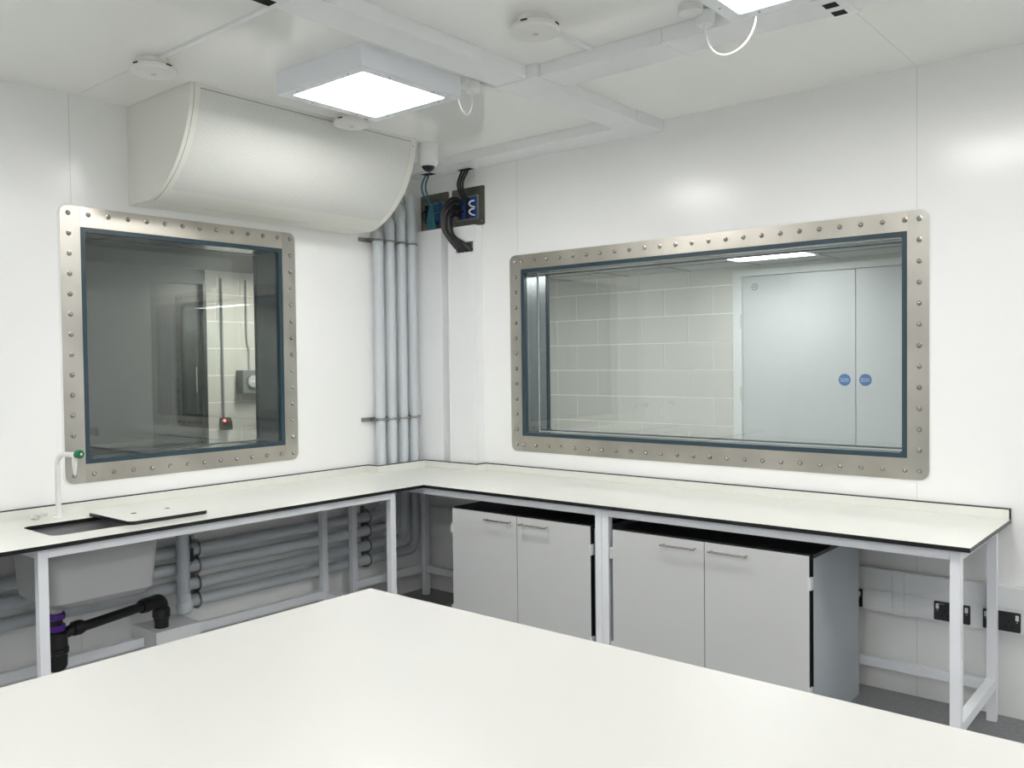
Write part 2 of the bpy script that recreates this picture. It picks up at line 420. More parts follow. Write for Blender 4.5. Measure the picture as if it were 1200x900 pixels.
# double door with frame
dr = bpy.data.objects.new('door_1', None); C.objects.link(dr); dr.location = (2.4, CY, 0); W['door_1'] = Vector((2.4, CY, 0)); struct(dr)
dz = 2.28
fm = MB()
fm.slab([(1.455, 0), (1.455, 2.33), (3.34, 2.33), (3.34, 0), (3.275, 0), (3.275, dz), (1.528, dz), (1.528, 0)], [], CY-.012, CY+.1, XZ)
fm.build('door_frame', 'cframe', dr, .002, smooth=False)
for nm, x0, x1 in (('left', 1.531, 2.399), ('right', 2.404, 3.272)):
    box(x0, x1, CY+.012, CY+.055, .01, dz-.003).build('door_leaf', 'cdoor', dr, .001, smooth=False)
for x, zz in ((1.528, 1.93), (1.528, 1.36), (1.528, .35)):
    MB().tube([(x-.008, CY-.006, zz-.055), (x-.008, CY-.006, zz+.055)], .009, 10).build('door_hinge', 'conduit', dr)
def text_mesh(txt, size, loc, mt, parent, rot=(math.pi/2, 0, 0)):
    cu = bpy.data.curves.new('lettering', 'FONT'); cu.body = txt; cu.size = size; cu.align_x = 'CENTER'; cu.align_y = 'CENTER'; cu.extrude = .0004; cu.space_line = .9
    o = bpy.data.objects.new('tmp_text', cu); C.objects.link(o)
    dg = bpy.context.evaluated_depsgraph_get(); me = bpy.data.meshes.new_from_object(o.evaluated_get(dg))
    bpy.data.objects.remove(o); me.materials.clear(); me.materials.append(M[mt])
    t = bpy.data.objects.new('lettering', me); C.objects.link(t); t.parent = parent
    t.location = Vector(loc)-W[parent.name]; t.rotation_euler = rot; return t
for x, lab in ((2.322, 'round blue fire door sign on the left leaf beyond the right window'), (2.470, 'round blue fire door sign on the right leaf beyond the right window')):
    t = tag(MB().lathe((x, CY+.012, 1.474), (0, -1, 0), [(0, .044), (.0015, .044)], 32).build('fire_door_sign', 'sign'), lab, 'sign', 'blue round door signs')
    text_mesh('Fire door\nkeep shut', .016, (x, CY+.0100, 1.474), 'sign_white', t)
t = thing('door_marker', (1.63, CY+.012, 2.17), 'small round grey disc at the top corner of the door beyond the window', 'sign')
MB().lathe((1.63, CY+.012, 2.195), (0, -1, 0), [(0, .026), (.002, .026)], 24).build('disc_rim', 'tbar', t)
MB().lathe((1.63, CY+.010, 2.195), (0, -1, 0), [(0, .019), (.001, .019)], 24).build('disc_face', 'conduit', t)
box(1.619, 1.641, CY+.0075, CY+.0095, 2.190, 2.200).build('disc_mark', 'tbar', t, smooth=False)
# corridor light panel
t = thing('ceiling_light_panel', (1.98, 1.29, CH-.012), 'lit flat panel in the corridor ceiling seen through the right window', 'light')
MB().slab(rect(1.69, 2.29, 1.0, 1.6), [rect(1.705, 2.275, 1.015, 1.585)], CH-.012, CH-.0002, XY).build('frame', 'white_metal', t, smooth=False)
box(1.705, 2.275, 1.015, 1.585, CH-.009, CH-.003).build('diffuser', 'cdiffuser', t, smooth=False)
t = tag(dup(t, None, (4.75, 1.29, CH-.012)), 'second lit flat panel in the corridor ceiling, hidden right of the window', 'light')
t = tag(dup(t, None, (.15, .62, CH-.012)), 'added unseen light panel behind the window head, brightening the left of the corridor', 'light')  # unseen panel added to lift the dark left end of the corridor
t = thing('upright_post', (-.44, 1.93, 0), 'slim pale upright post at the left end of the corridor beyond the right window', 'post')
box(-.468, -.432, 1.92, 1.95, 0, 1.80).build('post', 'white_metal', t, .002, smooth=False)
box(-.432, -.418, 1.915, 1.955, 0, 1.80).build('edge_strip', 'gasket', t, .001, smooth=False)

# ------------------------------------------------------------------ plant room beyond the left window
PX = -2.0; PH = 2.42
blockwork('wall_plant', YZ, PX, -1, -.535, .17, 0, PH, -.215)
struct(box(PX-.12, PX, -4.0, -1.007, 0, PH).build('wall_plant_left', 'dim_grey', smooth=False))
struct(box(PX-.12, PX, -1.007, -.535, 2.30, PH).build('wall_plant_head', 'dim_grey', smooth=False))
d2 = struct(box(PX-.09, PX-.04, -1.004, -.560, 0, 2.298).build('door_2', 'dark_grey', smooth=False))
MB().tube([(PX-.035, -.62, 1.42), (PX-.01, -.62, 1.42), (PX-.01, -.62, 1.62), (PX-.035, -.62, 1.62)], .008, 8).build('door_handle', 'chrome', d2)
struct(box(PX-.1, PX+.012, -.560, -.535, 0, 2.30).build('trim_1', 'dark_grey', smooth=False))
struct(box(PX-.12, -.274, .17, .27, 0, PH).build('wall_plant_side', 'dim_grey', smooth=False))
struct(box(PX-.12, -.274, -4.1, -4.0, 0, PH).build('wall_plant_back', 'dim_grey', smooth=False))
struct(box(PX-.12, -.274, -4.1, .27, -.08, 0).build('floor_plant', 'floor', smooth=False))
struct(box(PX-.12, -.274, -4.1, .27, PH, PH+.05).build('ceiling_plant', 'dim_grey', smooth=False))
t = thing('ceiling_light_panel', (-1.1, -.12, PH-.03), 'lit batten light over the blockwork beyond the left window', 'light')
box(-1.5, -.7, -.17, -.09, PH-.03, PH-.002).build('body', 'white_metal', t, .003, smooth=False)
box(-1.48, -.72, -.165, -.095, PH-.036, PH-.0305).build('diffuser', 'pdiffuser', t, smooth=False)
t = thing('isolator_box', (PX+.05, -.16, 1.39), 'grey isolator box with a round dial on the blockwork beyond the left window', 'electrical box')
box(PX, PX+.10, -.262, -.045, 1.395, 1.590).build('body', 'box_grey', t, .004, smooth=False)
MB().lathe((PX+.10, -.165, 1.495), (1, 0, 0), [(0, .062), (.012, .062), (.014, .054), (.014, .001)], 32).build('dial_rim', 'tbar', t)
MB().lathe((PX+.114, -.165, 1.495), (1, 0, 0), [(0, .050), (.003, .048)], 32).build('dial_face', 'conduit', t)
MB().box(PX+.117, PX+.124, -.195, -.135, 1.489, 1.501).build('dial_pointer', 'white_metal', t, .001, smooth=False)
tag(MB().tube(path([(PX+.016, -.155, 2.36), (PX+.016, -.155, 1.83), (PX+.016, -.135, 1.76), (PX+.016, -.135, 1.59)], .03), .0115, 10).build('conduit_pipe', 'conduit'), 'pale conduit dropping into the grey isolator box beyond the left window', 'conduit')
tag(MB().tube([(PX+.014, -.395, 2.36), (PX+.014, -.395, 1.185)], .009, 10).build('conduit_pipe', 'box_grey'), 'thin dark conduit dropping to the black switch with a red lamp', 'conduit')
t = thing('wall_switch', (PX+.03, -.385, 1.09), 'small black switch with a red lamp on the blockwork beyond the left window', 'switch')
MB().prism([(PX, 1.095), (PX+.06, 1.095), (PX+.055, 1.165), (PX+.03, 1.195), (PX, 1.195)], -.425, -.34, lambda u, v, d: (u, d, v)).build('body', 'black', t, .003, smooth=False)
MB().lathe((PX+.048, -.41, 1.172), (1, 0, .6), [(0, .012), (.006, .010)], 12).build('lamp', 'red_led', t)

# ------------------------------------------------------------------ ceiling luminaires
def luminaire(label):
    t = thing('ceiling_light', (1.3515, -1.645, H-.10), label, 'light', 'surface mounted ceiling light boxes')
    x0, x1, y0, y1 = 1.045, 1.658, -1.955, -1.335
    MB().slab(rect(x0, x1, y0, y1), [rect(x0+.012, x1-.012, y0+.012, y1-.012)], H-.1, H-.0005, XY).build('housing', 'white_metal', t, .003, smooth=False)
    MB().slab(rect(x0+.001, x1-.001, y0+.001, y1-.001), [rrect(x0+.058, x1-.055, y0+.055, y1-.055, .008)], H-.1045, H-.100, XY).build('bezel', 'white_metal', t, .001, smooth=False)
    box(x0+.03, x1-.03, y0+.03, y1-.03, H-.0995, H-.094).build('diffuser', 'diffuser', t, smooth=False)
    for sx in (x0+.028, x1-.028):
        for q in (.3, .75): MB().lathe((sx, y0+(y1-y0)*q, H-.1045), (0, 0, -1), [(0, .005), (.0015, .004)], 8).build('screw', 'tbar', t)
    for sy in (y0+.028, y1-.028):
        for q in (.2, .8): MB().lathe((x0+(x1-x0)*q, sy, H-.1045), (0, 0, -1), [(0, .005), (.0015, .004)], 8).build('screw', 'tbar', t)
    return t
l0 = luminaire('square white ceiling light box in front of the curved fan coil unit')
for dx, dy, lab in ((2.017, 0, 'white ceiling light box cut off by the top edge, right of the ceiling trunking'),
                    (0, -2.9, 'ceiling light box behind the viewer on the left side'),
                    (2.017, -2.9, 'ceiling light box behind the viewer over the table end'),
                    (4.034, -2.9, 'ceiling light box behind the viewer on the right side'),
                    (4.034, 0, 'ceiling light box out of frame to the right')):
    c = dup(l0, None, (1.3515+dx, -1.645+dy, H-.10)); c['label'] = lab

def rose(x, y, bx, by, px, py, lab, flex):
    t = thing('ceiling_rose', (x, y, H-.065), lab, 'ceiling rose')
    MB().lathe((bx, by, H-.0005), (0, 0, -1), [(0, .048), (.026, .048), (.029, .045), (.029, .001)], 28).build('back_box', 'white_plastic', t)
    MB().tube([(bx, by, H-.013), (px, py, H-.013)], .011, 10).build('conduit_stub', 'white_plastic', t)
    MB().lathe((x, y, H-.012), (0, 0, -1), [(0, .036), (.04, .036), (.052, .030), (.054, .010), (.062, .008)], 28).build('plug', 'white_plastic', t)
    MB().tube(bez(*flex, 20), .0038, 8).build('flex', 'white_plastic', t)
rose(1.668, -1.262, 1.632, -1.278, 1.72, -1.13, 'round white ceiling rose with a looped flex at the corner of the left light box',
     [(1.668, -1.262, H-.07), (1.67, -1.265, H-.22), (1.655, -1.335, H-.19), (1.640, -1.3345, H-.09)])
rose(2.925, -1.280, 2.895, -1.345, 2.92, -1.24, 'round white ceiling rose with a looped flex beside the right light box',
     [(2.925, -1.280, H-.07), (2.94, -1.30, H-.27), (3.16, -1.335, H-.24), (3.16, -1.334, H-.09)])

# ------------------------------------------------------------------ smoke detectors
def detector(x, y, lab):
    t = thing('smoke_detector', (x, y, H-.068), lab, 'detector', 'white disc detectors')
    MB().lathe((x, y, H-.0005), (0, 0, -1), [(0, .066), (.022, .066), (.025, .062)], 40).build('base', 'cream_plastic', t)
    MB().lathe((x, y, H-.025), (0, 0, -1), [(0, .080), (.010, .097), (.026, .100), (.036, .094), (.041, .078), (.0425, .001)], 48).build('cover', 'cream_plastic', t)
    MB().lathe((x+.005, y-.005, H-.067), (0, 0, -1), [(0, .013), (.003, .011)], 20).build('test_button', 'conduit', t)
    for k in range(8):
        a = 2*math.pi*k/8+.2; MB().box(-.014, .014, -.002, .002, -.004, .004)
        c = Vector((x+math.cos(a)*.0955, y+math.sin(a)*.0955, H-.039))
        b = MB(); d = Vector((-math.sin(a), math.cos(a), 0)); r = Vector((math.cos(a), math.sin(a), 0))
        b.v = [tuple(c+d*s*.014+r*q*.004+Vector((0, 0, zz*.0035))) for s in (-1, 1) for q in (-1, 1) for zz in (-1, 1)]
        b.f = [(0, 1, 3, 2), (4, 6, 7, 5), (0, 4, 5, 1), (2, 3, 7, 6), (0, 2, 6, 4), (1, 5, 7, 3)]; b.m = [0]*6
        if k in (0, 3, 6): b.build('vent_slot', 'grille_dark', t, smooth=False)
    return t
detector(.790, -2.423, 'white disc detector at far left of the ceiling beside the fan coil end')
detector(2.368, -1.655, 'white disc detector in the angle of the ceiling trunking, top centre')
detector(.768, -1.270, 'white disc detector between the left light box and the fan coil unit')
tag(box(.860, 1.795, -2.438, -2.418, H-.012, H-.0005).build('mini_trunking', 'trunk', None, .001, smooth=False), 'thin white mini trunking running from the far left detector', 'trunking')
tag(box(2.341, 2.363, -1.57, -1.232, H-.014, H-.0005).build('mini_trunking', 'trunk', None, .001, smooth=False), 'thin white mini trunking from the top centre detector to the ceiling trunking', 'trunking')

# ------------------------------------------------------------------ ceiling trunking
zt = H-.06
t = thing('ceiling_trunking', (1.90, -1.12, zt), 'long white square ceiling trunking running away from the viewer to the right wall', 'trunking')
box(1.805, 1.990, RY+.01, -1.245, zt, H-.0005).build('trunking_length', 'trunk', t, .0015, smooth=False)
box(1.805, 1.990, -1.005, -.285, zt, H-.0005).build('trunking_length', 'trunk', t, .0015, smooth=False)
box(1.800, 2.050, -1.245, -1.005, zt-.003, H-.0004).build('junction_cover', 'trunk_lid', t, .002, smooth=False)
box(1.800, 1.995, -.285, -.0010, zt-.003, H-.0004).build('corner_cover', 'trunk_lid', t, .002, smooth=False)
t = thing('ceiling_trunking', (4.1, -1.12, zt), 'white square ceiling trunking branching off to the right past the right light box', 'trunking')
box(2.0505, 2.635, -1.224, -1.016, zt, H-.0005).build('trunking_length', 'trunk', t, .0015, smooth=False)
box(2.635, 2.697, -1.227, -1.013, zt-.003, H-.0004).build('coupling_cover', 'trunk_lid', t, .002, smooth=False)
box(2.697, RX-.01, -1.224, -1.036, zt, H-.0005).build('trunking_length', 'trunk', t, .0015, smooth=False)
t = thing('ceiling_trunking', (.9, -.12, zt), 'white ceiling trunking running along the top of the right wall into the corner', 'trunking')
box(.001, 1.7995, -.222, -.0010, zt, H-.0005).build('trunking_length', 'trunk', t, .0015, smooth=False)
# cable entry plates with slots
def entry(lab, plate, slots):
    t = thing('cable_entry_plate', ((plate[0]+plate[1])/2, (plate[2]+plate[3])/2, zt-.004), lab, 'plate')
    box(*plate, zt-.0045, zt-.0001).build('plate', 'trunk_lid', t, .001, smooth=False)
    for s in slots: box(*s, zt-.0055, zt-.0047).build('slot', 'hole', t, smooth=False)
entry('white slotted plate with two black openings under the ceiling trunking, top right', (3.31, 3.43, -1.222, -1.038+.025), [(3.342, 3.392, -1.170, -1.121), (3.342, 3.392, -1.079, -1.030)])
entry('white plate with one black opening under the ceiling trunking, top left edge', (1.806, 1.905, -2.70, -2.50), [(1.812, 1.862, -2.66, -2.522)])
entry('white slotted plate under the wall trunking where the black cables drop', (.375, .575, -.125, -.012), [(.43, .545, -.075, -.025)])
entry('white slotted plate under the wall trunking where the teal cables drop', (.12, .275, -.20, -.045), [(.15, .245, -.15, -.085)])

# ------------------------------------------------------------------ fan coil unit
fy0, fy1 = -2.160, -.655
cx, cz, rr = .070, 3.040, .572
a_end = math.asin((H-cz)/rr)
prof = []
NA = 36
for i in range(NA+1):
    a = a_end-(math.radians(74)+a_end)*i/NA
    prof.append((cx+rr*math.cos(a), cz+rr*math.sin(a)))
xb, zb = prof[-1]
outline = [(.001, H-.0008)]+[(prof[0][0], H-.0008)]+prof[1:]+[(.001, zb)]
t = thing('fan_coil_unit', (.3, -1.4, zb), 'curved quarter round fan coil unit with perforated front, high on the left wall', 'air conditioner')
MB().prism(outline, fy0, fy0+.022, XZ).build('end_panel', 'fan', t, .002, smooth=False)
MB().prism(outline, fy1-.022, fy1, XZ).build('end_panel', 'fan', t, .002, smooth=False)
def shell(y0, y1, k0, k1, inset, thick, mt, name, uv=False):
    mb = MB(); pts = prof[k0:k1+1]
    def off(p, d):
        v = Vector((p[0]-cx, p[1]-cz)).normalized(); return (p[0]-v.x*d, p[1]-v.y*d)
    o_ = [off(p, inset) for p in pts]; i_ = [off(p, inset+thick) for p in pts]; n = len(pts)
    for y in (y0, y1):
        mb.v += [(p[0], y, p[1]) for p in o_]+[(p[0], y, p[1]) for p in i_]
    for i in range(n-1):
        mb.f += [(i, i+1, 2*n+i+1, 2*n+i), (n+i, 3*n+i, 3*n+i+1, n+i+1), (i, n+i, n+i+1, i+1), (2*n+i, 2*n+i+1, 3*n+i+1, 3*n+i)]
    mb.f += [(0, 2*n, 3*n, n), (n-1, 2*n-1, 4*n-1, 3*n-1)]
    mb.m = [0]*len(mb.f)
    if uv:
        al = [0]
        for i in range(1, n): al.append(al[-1]+math.dist(pts[i], pts[i-1]))
        mb.uv = [(y, a) for y in (y0, y1) for _ in (0, 1) for a in al]
    o = mb.build(name, mt, t, smooth=True); return o
shell(fy0+.0545, fy1-.0445, 0, NA, .006, .004, 'fan', 'casing')
shell(fy0+.0545, fy1-.0445, NA-6, NA, .0012, .004, 'fan', 'lower_strip')
shell(fy0+.0545, fy1-.0445, 0, 1, .0004, .004, 'fan', 'upper_strip')
box(prof[1][0]-.002, prof[1][0]+.0006, fy0+.055, fy1-.045, prof[1][1]-.0012, prof[1][1]+.0012).build('shadow_line', 'tbar', t, smooth=False)  # dark strip painted for the shade in the gap, not a cut groove
shell(fy0+.0218, fy0+.0232, 0, NA, -.0004, .003, 'tbar', 'shadow_line')  # likewise a dark band for the shaded gap beside the end panel
shell(fy0+.055, fy1-.045, 1, NA-6, .0014, .003, 'perf', 'perforated_sheet', True)
shell(fy0+.0225, fy0+.054, 0, NA, .0, .006, 'fan', 'edge_trim')
shell(fy1-.044, fy1-.0225, 0, NA, .0, .006, 'fan', 'edge_trim')
box(.004, xb-.002, fy0+.0225, fy1-.0225, zb, zb+.004).build('base_panel', 'fan', t, .001, smooth=False)
for y, z in ((fy1-.033, H-.045), (fy1-.028, H-.045)):
    MB().lathe((cx+rr-.001, y, z), (1, 0, 0), [(0, .003), (.001, .003)], 8).build('screw', 'tbar', t)

# dome sensor below the ceiling near the corner
t = thing('dome_camera', (.615, -.53, 2.80), 'white cylindrical ceiling camera with a dark dome above the teal cables', 'camera')
MB().lathe((.615, -.53, H-.0005), (0, 0, -1), [(0, .062), (.050, .062), (.052, .064), (.085, .064), (.088, .062), (.118, .062), (.128, .057), (.140, .050)], 40).build('housing', 'white_plastic', t)
MB().lathe((.615, -.53, H-.141), (0, 0, -1), [(0, .040), (.010, .038), (.022, .030), (.030, .018), (.034, .002)], 32).build('lens_dome', 'lens', t)

# ------------------------------------------------------------------ vertical trunking, plates, cables in the corner
def vtrunk(x0, x1, lab, slot=None):
    t = thing('vertical_trunking', ((x0+x1)/2, -.04, .952), lab, 'trunking')
    y = -.080
    if slot:
        MB().slab(rect(x0, x1, .9005, 2.560), [rect(*slot)], y, y+.004, XZ).build('front_cover', 'trunk', t, smooth=False)
        z_ = 2.560
    else:
        box(x0, x1, y, y+.004, .9005, 2.566).build('front_cover', 'trunk', t, smooth=False); z_ = 2.566
    box(x0, x0+.004, y+.004, -.001, .9005, z_).build('side_wall', 'trunk', t, smooth=False)
    box(x1-.004, x1, y+.004, -.001, .9005, z_).build('side_wall', 'trunk', t, smooth=False)
    if slot: box(x0+.0045, x1-.0045, y+.0045, -.001, slot[3]+.02, z_-.001).build('top_closer', 'trunk', t, smooth=False)
    for x in (x0, x1): box(x-.0035, x+.0035, y-.004, y+.012, .9005, z_).build('lid_edge', 'trunk_lid', t, .001, smooth=False)
    return t
vtrunk(.030, .278, 'white vertical trunking tucked into the room corner below the teal cables')
vtrunk(.345, .588, 'white vertical trunking with a cable slot, right of the corner trunking', (.417, .575, 2.380, 2.450))

def plate(x0, x1, z0, z1, mx0, mx1, mz0, mz1, lab):
    t = thing('cable_transit_plate', ((x0+x1)/2, -.003, z0), lab, 'plate')
    MB().slab(rrect(x0, x1, z0, z1, .012), [], -.005, -.0005, XZ).build('plate', 'plate_steel', t, smooth=False)
    for bx in (x0+.03, x1-.03):
        for bz in (z0+.03, z1-.03): MB().lathe((bx, -.005, bz), (0, -1, 0), [(0, .010), (.004, .009), (.007, .004)], 10).build('bolt', 'plate_steel', t)
    MB().slab(rect(mx0, mx1, mz0, mz1), [rect(mx0+.008, mx1-.008, mz0+.008, mz1-.008)], -.018, -.0052, XZ).build('transit_frame', 'box_grey', t, smooth=False)
    box(mx0+.008, mx1-.008, -.012, -.0052, mz0+.008, mz1-.008).build('filler', 'black', t, smooth=False)
    k = 0; nx = 5
    for i in range(nx):
        xa = mx0+.010+(mx1-mx0-.020)*i/nx
        if i in (1, 3, 4):
            box(xa+.002, xa+(mx1-mx0-.02)/nx-.004, -.0165, -.0122, mz0+.010, mz1-.010).build('module_strip', 'blue_mod', t, .001, smooth=False)
    return t
plate(.004, .283, 2.575, 2.832, .045, .240, 2.600, 2.768, 'square steel cable transit plate with teal cables beside the corner')
plate(.314, .616, 2.567, 2.832, .372, .565, 2.610, 2.772, 'square steel cable transit plate with black cables, right of the teal one')
# white clips on right plate
def cable(pts, r, mt, lab, grp, cat='cable', nm='cable'):
    return tag(MB().tube(pts, r, 8).build(nm, mt), lab, cat, grp)
ORDS = ['uppermost', 'second from the top', 'third from the top', 'fourth from the top', 'fifth from the top', 'sixth from the top',
        'seventh from the top', 'eighth from the top', 'ninth from the top', 'lowest']
# black cables: loop out of the right plate and drop into the slot of the trunking
for k in range(8):
    z = 2.762-.0185*k; x = (.392, .412, .432)[k % 3]
    ex = .430+.0185*k
    L = .028+.0055*(7-k)
    mid = (.342+.010*k, -.112-.004*(7-k), 2.570-.006*k)
    p = bez((x, -.0168, z), (x-.02, -.075-L*.6, z+.03), (mid[0]-.012, mid[1]-.012, mid[2]+.10), mid, 12)+bez(mid, (mid[0]+.012, mid[1]+.010, mid[2]-.06), (ex-.040, -.100, 2.455), (ex, -.056, 2.386+.004*(k % 2)), 12)[1:]
    cable(p, .0092, 'black', 'thick black looped cable, %s to leave the right transit plate' % (ORDS[k] if k < 7 else 'lowest'), 'looped black cables')
for k in range(3):
    x = .455+.028*k
    cable(bez((x, -.05, zt-.0060), (x-.02, -.07, 2.86), (.43+.020*k, -.10, 2.86), (.43+.020*k, -.0168, 2.745), 16), .0075, 'black',
          'black cable dropping from the wall trunking to the right plate, %s' % ('leftmost', 'middle one of three', 'rightmost')[k], 'black cables dropping from the ceiling')
for k in range(2):
    pz = 2.735-.055*k
    cable(bez((.535, -.0170, pz), (.515, -.06, pz-.005), (.505, -.06, pz-.040), (.540, -.0170, pz-.045), 10), .0050, 'white_plastic', '%s of two short white wire loops on the right transit plate' % ('upper', 'lower')[k], 'short white wires')
# teal cables: arcs out of the left plate and down into the corner trunking
for k in range(8):
    z = 2.757-.0175*k; x = .218-.003*k
    ex = .110+.0145*k
    cable(bez((x, -.0170, z), (x-.035, -.06, z+.03), (ex, -.070, z-.02), (ex, -.050, 2.50), 14), .0048, 'teal',
          'thin teal arched cable, %s where it leaves the left transit plate' % (ORDS[k] if k < 7 else 'lowest'), 'arched teal cables')
for k in range(2):
    x = .175+.035*k
    cable(bez((x, -.12, zt-.0060), (x-.05, -.13, 2.86), (.10+.05*k, -.11, 2.86), (.110+.03*k, -.0168, 2.735-.02*k), 16), .0055, 'teal',
          '%s teal cable dropping from the wall trunking to the left plate' % ('left', 'right')[k], 'teal cables dropping from the ceiling')
cable(bez((.072, -.0168, 2.715), (.05, -.05, 2.715), (.055, -.06, 2.66), (.078, -.0168, 2.65), 10), .009, 'black', 'short black cable loop on the left side of the left transit plate', None)
for k in range(2):
    cable(bez((.072+.022*k, -.0168, 2.625), (.070+.022*k, -.035, 2.62), (.062+.022*k, -.040, 2.58), (.062+.022*k, -.040, 2.50), 10), .0045, 'pink',
          '%s of two short pink cables entering the corner trunking' % ('left', 'right')[k], 'short pink cables')

# ------------------------------------------------------------------ grey pipes on the left wall
PR = .0335
ys = [-.470, -.365, -.260, -.160]; hz = [.608, .515, .415, .320]; tops = [2.50, 2.60, 2.715, 2.79]
names = ['leftmost', 'second from left', 'third from left', 'rightmost']
ORD = ['uppermost', 'second from the top', 'third from the top', 'fourth from the top', 'fifth from the top', 'sixth from the top', 'seventh from the top', 'eighth from the top', 'ninth from the top', 'lowest']
for k in range(4):
    lab = 'light grey pipe, %s of the four risers in the room corner' % names[k]
    t = thing('riser_pipe', (.06, ys[k], hz[k]), lab, 'pipe', 'grey riser pipes')
    end_y = -3.9 if k < 3 else -1.90
    pts = [(.06, ys[k], tops[k]-.06), (.06, ys[k], hz[k]), (.055, end_y, hz[k])]
    if k < 3:
        MB().tube(path(pts, .075), PR, 20).build('pipe_run', 'grey_pipe', t)
    else:
        p = path(pts[:3], .075)[:-1]
        p += path([p[-1], (.055, -1.93, hz[k]), (.130, -1.968, hz[k]+.02), (.130, -1.968, .8815)], .03)[1:]
        MB().tube(p, PR, 20).build('pipe_run', 'grey_pipe', t)
        MB().lathe((.130, -1.968, hz[k]+.045), (0, 0, 1), [(0, PR+.005), (.03, PR+.005)], 24).build('elbow_collar', 'grey_pipe', t)
        MB().lathe((.122, -1.960, hz[k]-.052), (0, 0, 1), [(.002, .010), (.010, .030), (.030, .044), (.055, .046), (.080, .040), (.10, PR+.002)], 24).build('elbow_body', 'grey_pipe', t)
    # elbow into the wall at the top
    MB().tube(path([(.06, ys[k], tops[k]-.075), (.06, ys[k], tops[k]), (.0015, ys[k]+.02, tops[k]+.002)], .038), PR+.0045, 20).build('top_elbow', 'grey_pipe', t)
def clip_rail(vertical, pos, lab):
    # strut with one saddle clip per pipe; 'vertical' = the pipes run upright
    if vertical:
        t = thing('pipe_clip_rail', (.02, -.37, pos-.012), lab, 'pipe clip')
        box(.001, .018, -.590, -.115, pos-.013, pos+.013).build('rail', 'clip_steel', t, .001, smooth=False)
        for y in ys:
            pts = [(.06+.038*math.sin(a), y+.038*math.cos(a), pos) for a in [math.pi*(-.1+1.2*i/10) for i in range(11)]]
            MB().tube(pts, .0072, 8).build('clip', 'clip_steel', t)
            for s in (-1, 1): MB().box(.018, .074, y+s*.047-.005, y+s*.047+.005, pos-.009, pos+.009).build('clip_lug', 'clip_steel', t, smooth=False)
    else:
        t = thing('pipe_clip_rail', (.02, pos, .27), lab, 'pipe clip')
        box(.001, .018, pos-.010, pos+.010, .265, .675).build('rail', 'clip_steel', t, .001, smooth=False)
        for z in hz:
            pts = [(.057+.040*math.sin(a), pos, z+.040*math.cos(a)) for a in [math.pi*(-.1+1.2*i/10) for i in range(11)]]
            MB().tube(pts, .0055, 6).build('clip', 'clip_steel', t)
            for s in (-1, 1): MB().box(.018, .060, pos-.009, pos+.009, z+s*.047-.004, z+s*.047+.004).build('clip_lug', 'clip_steel', t, smooth=False)
clip_rail(True, 2.468, 'metal clip rail across the four risers just below the fan coil unit')
clip_rail(True, 1.256, 'metal clip rail across the four risers a little above the worktop')
clip_rail(False, -1.842, 'upright metal clip rail on the pipes under the bench, near the drain box')
clip_rail(False, -.600, 'upright metal clip rail on the pipes under the bench, near the corner')
t = thing('pipe_tag', (.150, -1.925, .55), 'narrow navy tag hanging on a dark cord beside the upright grey pipe', 'tag')
box(.146, .152, -1.935, -1.915, .565, .635).build('tag_plate', 'navy', t, .001, smooth=False)
MB().tube([(.149, -1.925, .69), (.149, -1.925, .55), (.15, -1.945, .535)], .0018, 6).build('cord', 'black', t)

# ------------------------------------------------------------------ worktop
DL, DR, XE, ZT = .774, .768, 3.758, .900
wt = thing('worktop', (1.5, -.4, ZT-.018), 'L shaped off white worktop with black edges running along both walls', 'worktop')
yL = -3.62
outer = [(.098, -.001), (.098, -.533), (.001, -.533), (.001, yL), (DL, yL), (DL, -DR), (XE, -DR), (XE, -.001)]
SX0, SX1, SY0, SY1 = .255, .600, -2.830, -2.400
mb = MB(); mb.slab(outer, [rrect(SX0, SX1, SY0, SY1, .045, 8)], ZT-.018, ZT, XY, 0, 1, 1)
mb.build('top', ['laminate', 'core'], wt, smooth=False)
def up_piece(poly):
    MB().slab(poly, [], ZT+.0002, ZT+.0435, XY, 0, 0, 0).build('upstand', ['upstand'], wt, smooth=False)
    MB().slab(poly, [], ZT+.0436, ZT+.049, XY, 0, 0, 0).build('upstand_edge', ['core'], wt, smooth=False)
TK = .012
up_piece([(.001, yL), (.001+TK, yL), (.001+TK, -.545), (.001, -.545)])
up_piece([(.0015, -.545), (.112, -.545), (.112, -.105), (.300, -.105), (.605, -.105), (.605, -.0015), (.605-TK, -.0015), (.605-TK, -.105+TK), (.112-TK, -.105+TK), (.112-TK, -.545+TK), (.0015, -.545+TK)])
up_piece([(.606, -.0012), (.606, -.0012-TK), (2.046, -.0012-TK), (2.046, -.0012)])
up_piece([(2.048, -.0012), (2.048, -.0012-TK), (XE-.0062, -.0012-TK), (XE-.0062, -.0012)])
box(XE-.006, XE, -.0012-TK, -.0012, ZT+.0002, ZT+.049).build('upstand_end', 'core', wt, smooth=False)

# sink and its lid
t = thing('sink', (.42, -2.61, .56), 'grey moulded sink bowl set under the worktop at the left', 'sink')
def frus(a, b, zt_, zb_, mt_flip):
    pass
mb = MB()
secs = []
def ring(x0, x1, y0, y1, r, z): return [(p[0], p[1], z) for p in rrect(x0, x1, y0, y1, r, 6)]
rings = [ring(.205, .650, -2.88, -2.35, .05, .8815), ring(.210, .645, -2.875, -2.355, .05, .86), ring(.230, .625, -2.855, -2.375, .06, .60), ring(.255, .600, -2.83, -2.40, .06, .572),
         ring(.300, .555, -2.785, -2.445, .05, .566)]
inner = [ring(.300, .555, -2.785, -2.445, .05, .574), ring(.262, .592, -2.823, -2.407, .06, .585), ring(.240, .612, -2.845, -2.385, .06, .62), ring(.222, .632, -2.862, -2.366, .05, .8815)]
allr = rings+inner; nn = len(rings[0])
for r in allr: mb.v += r
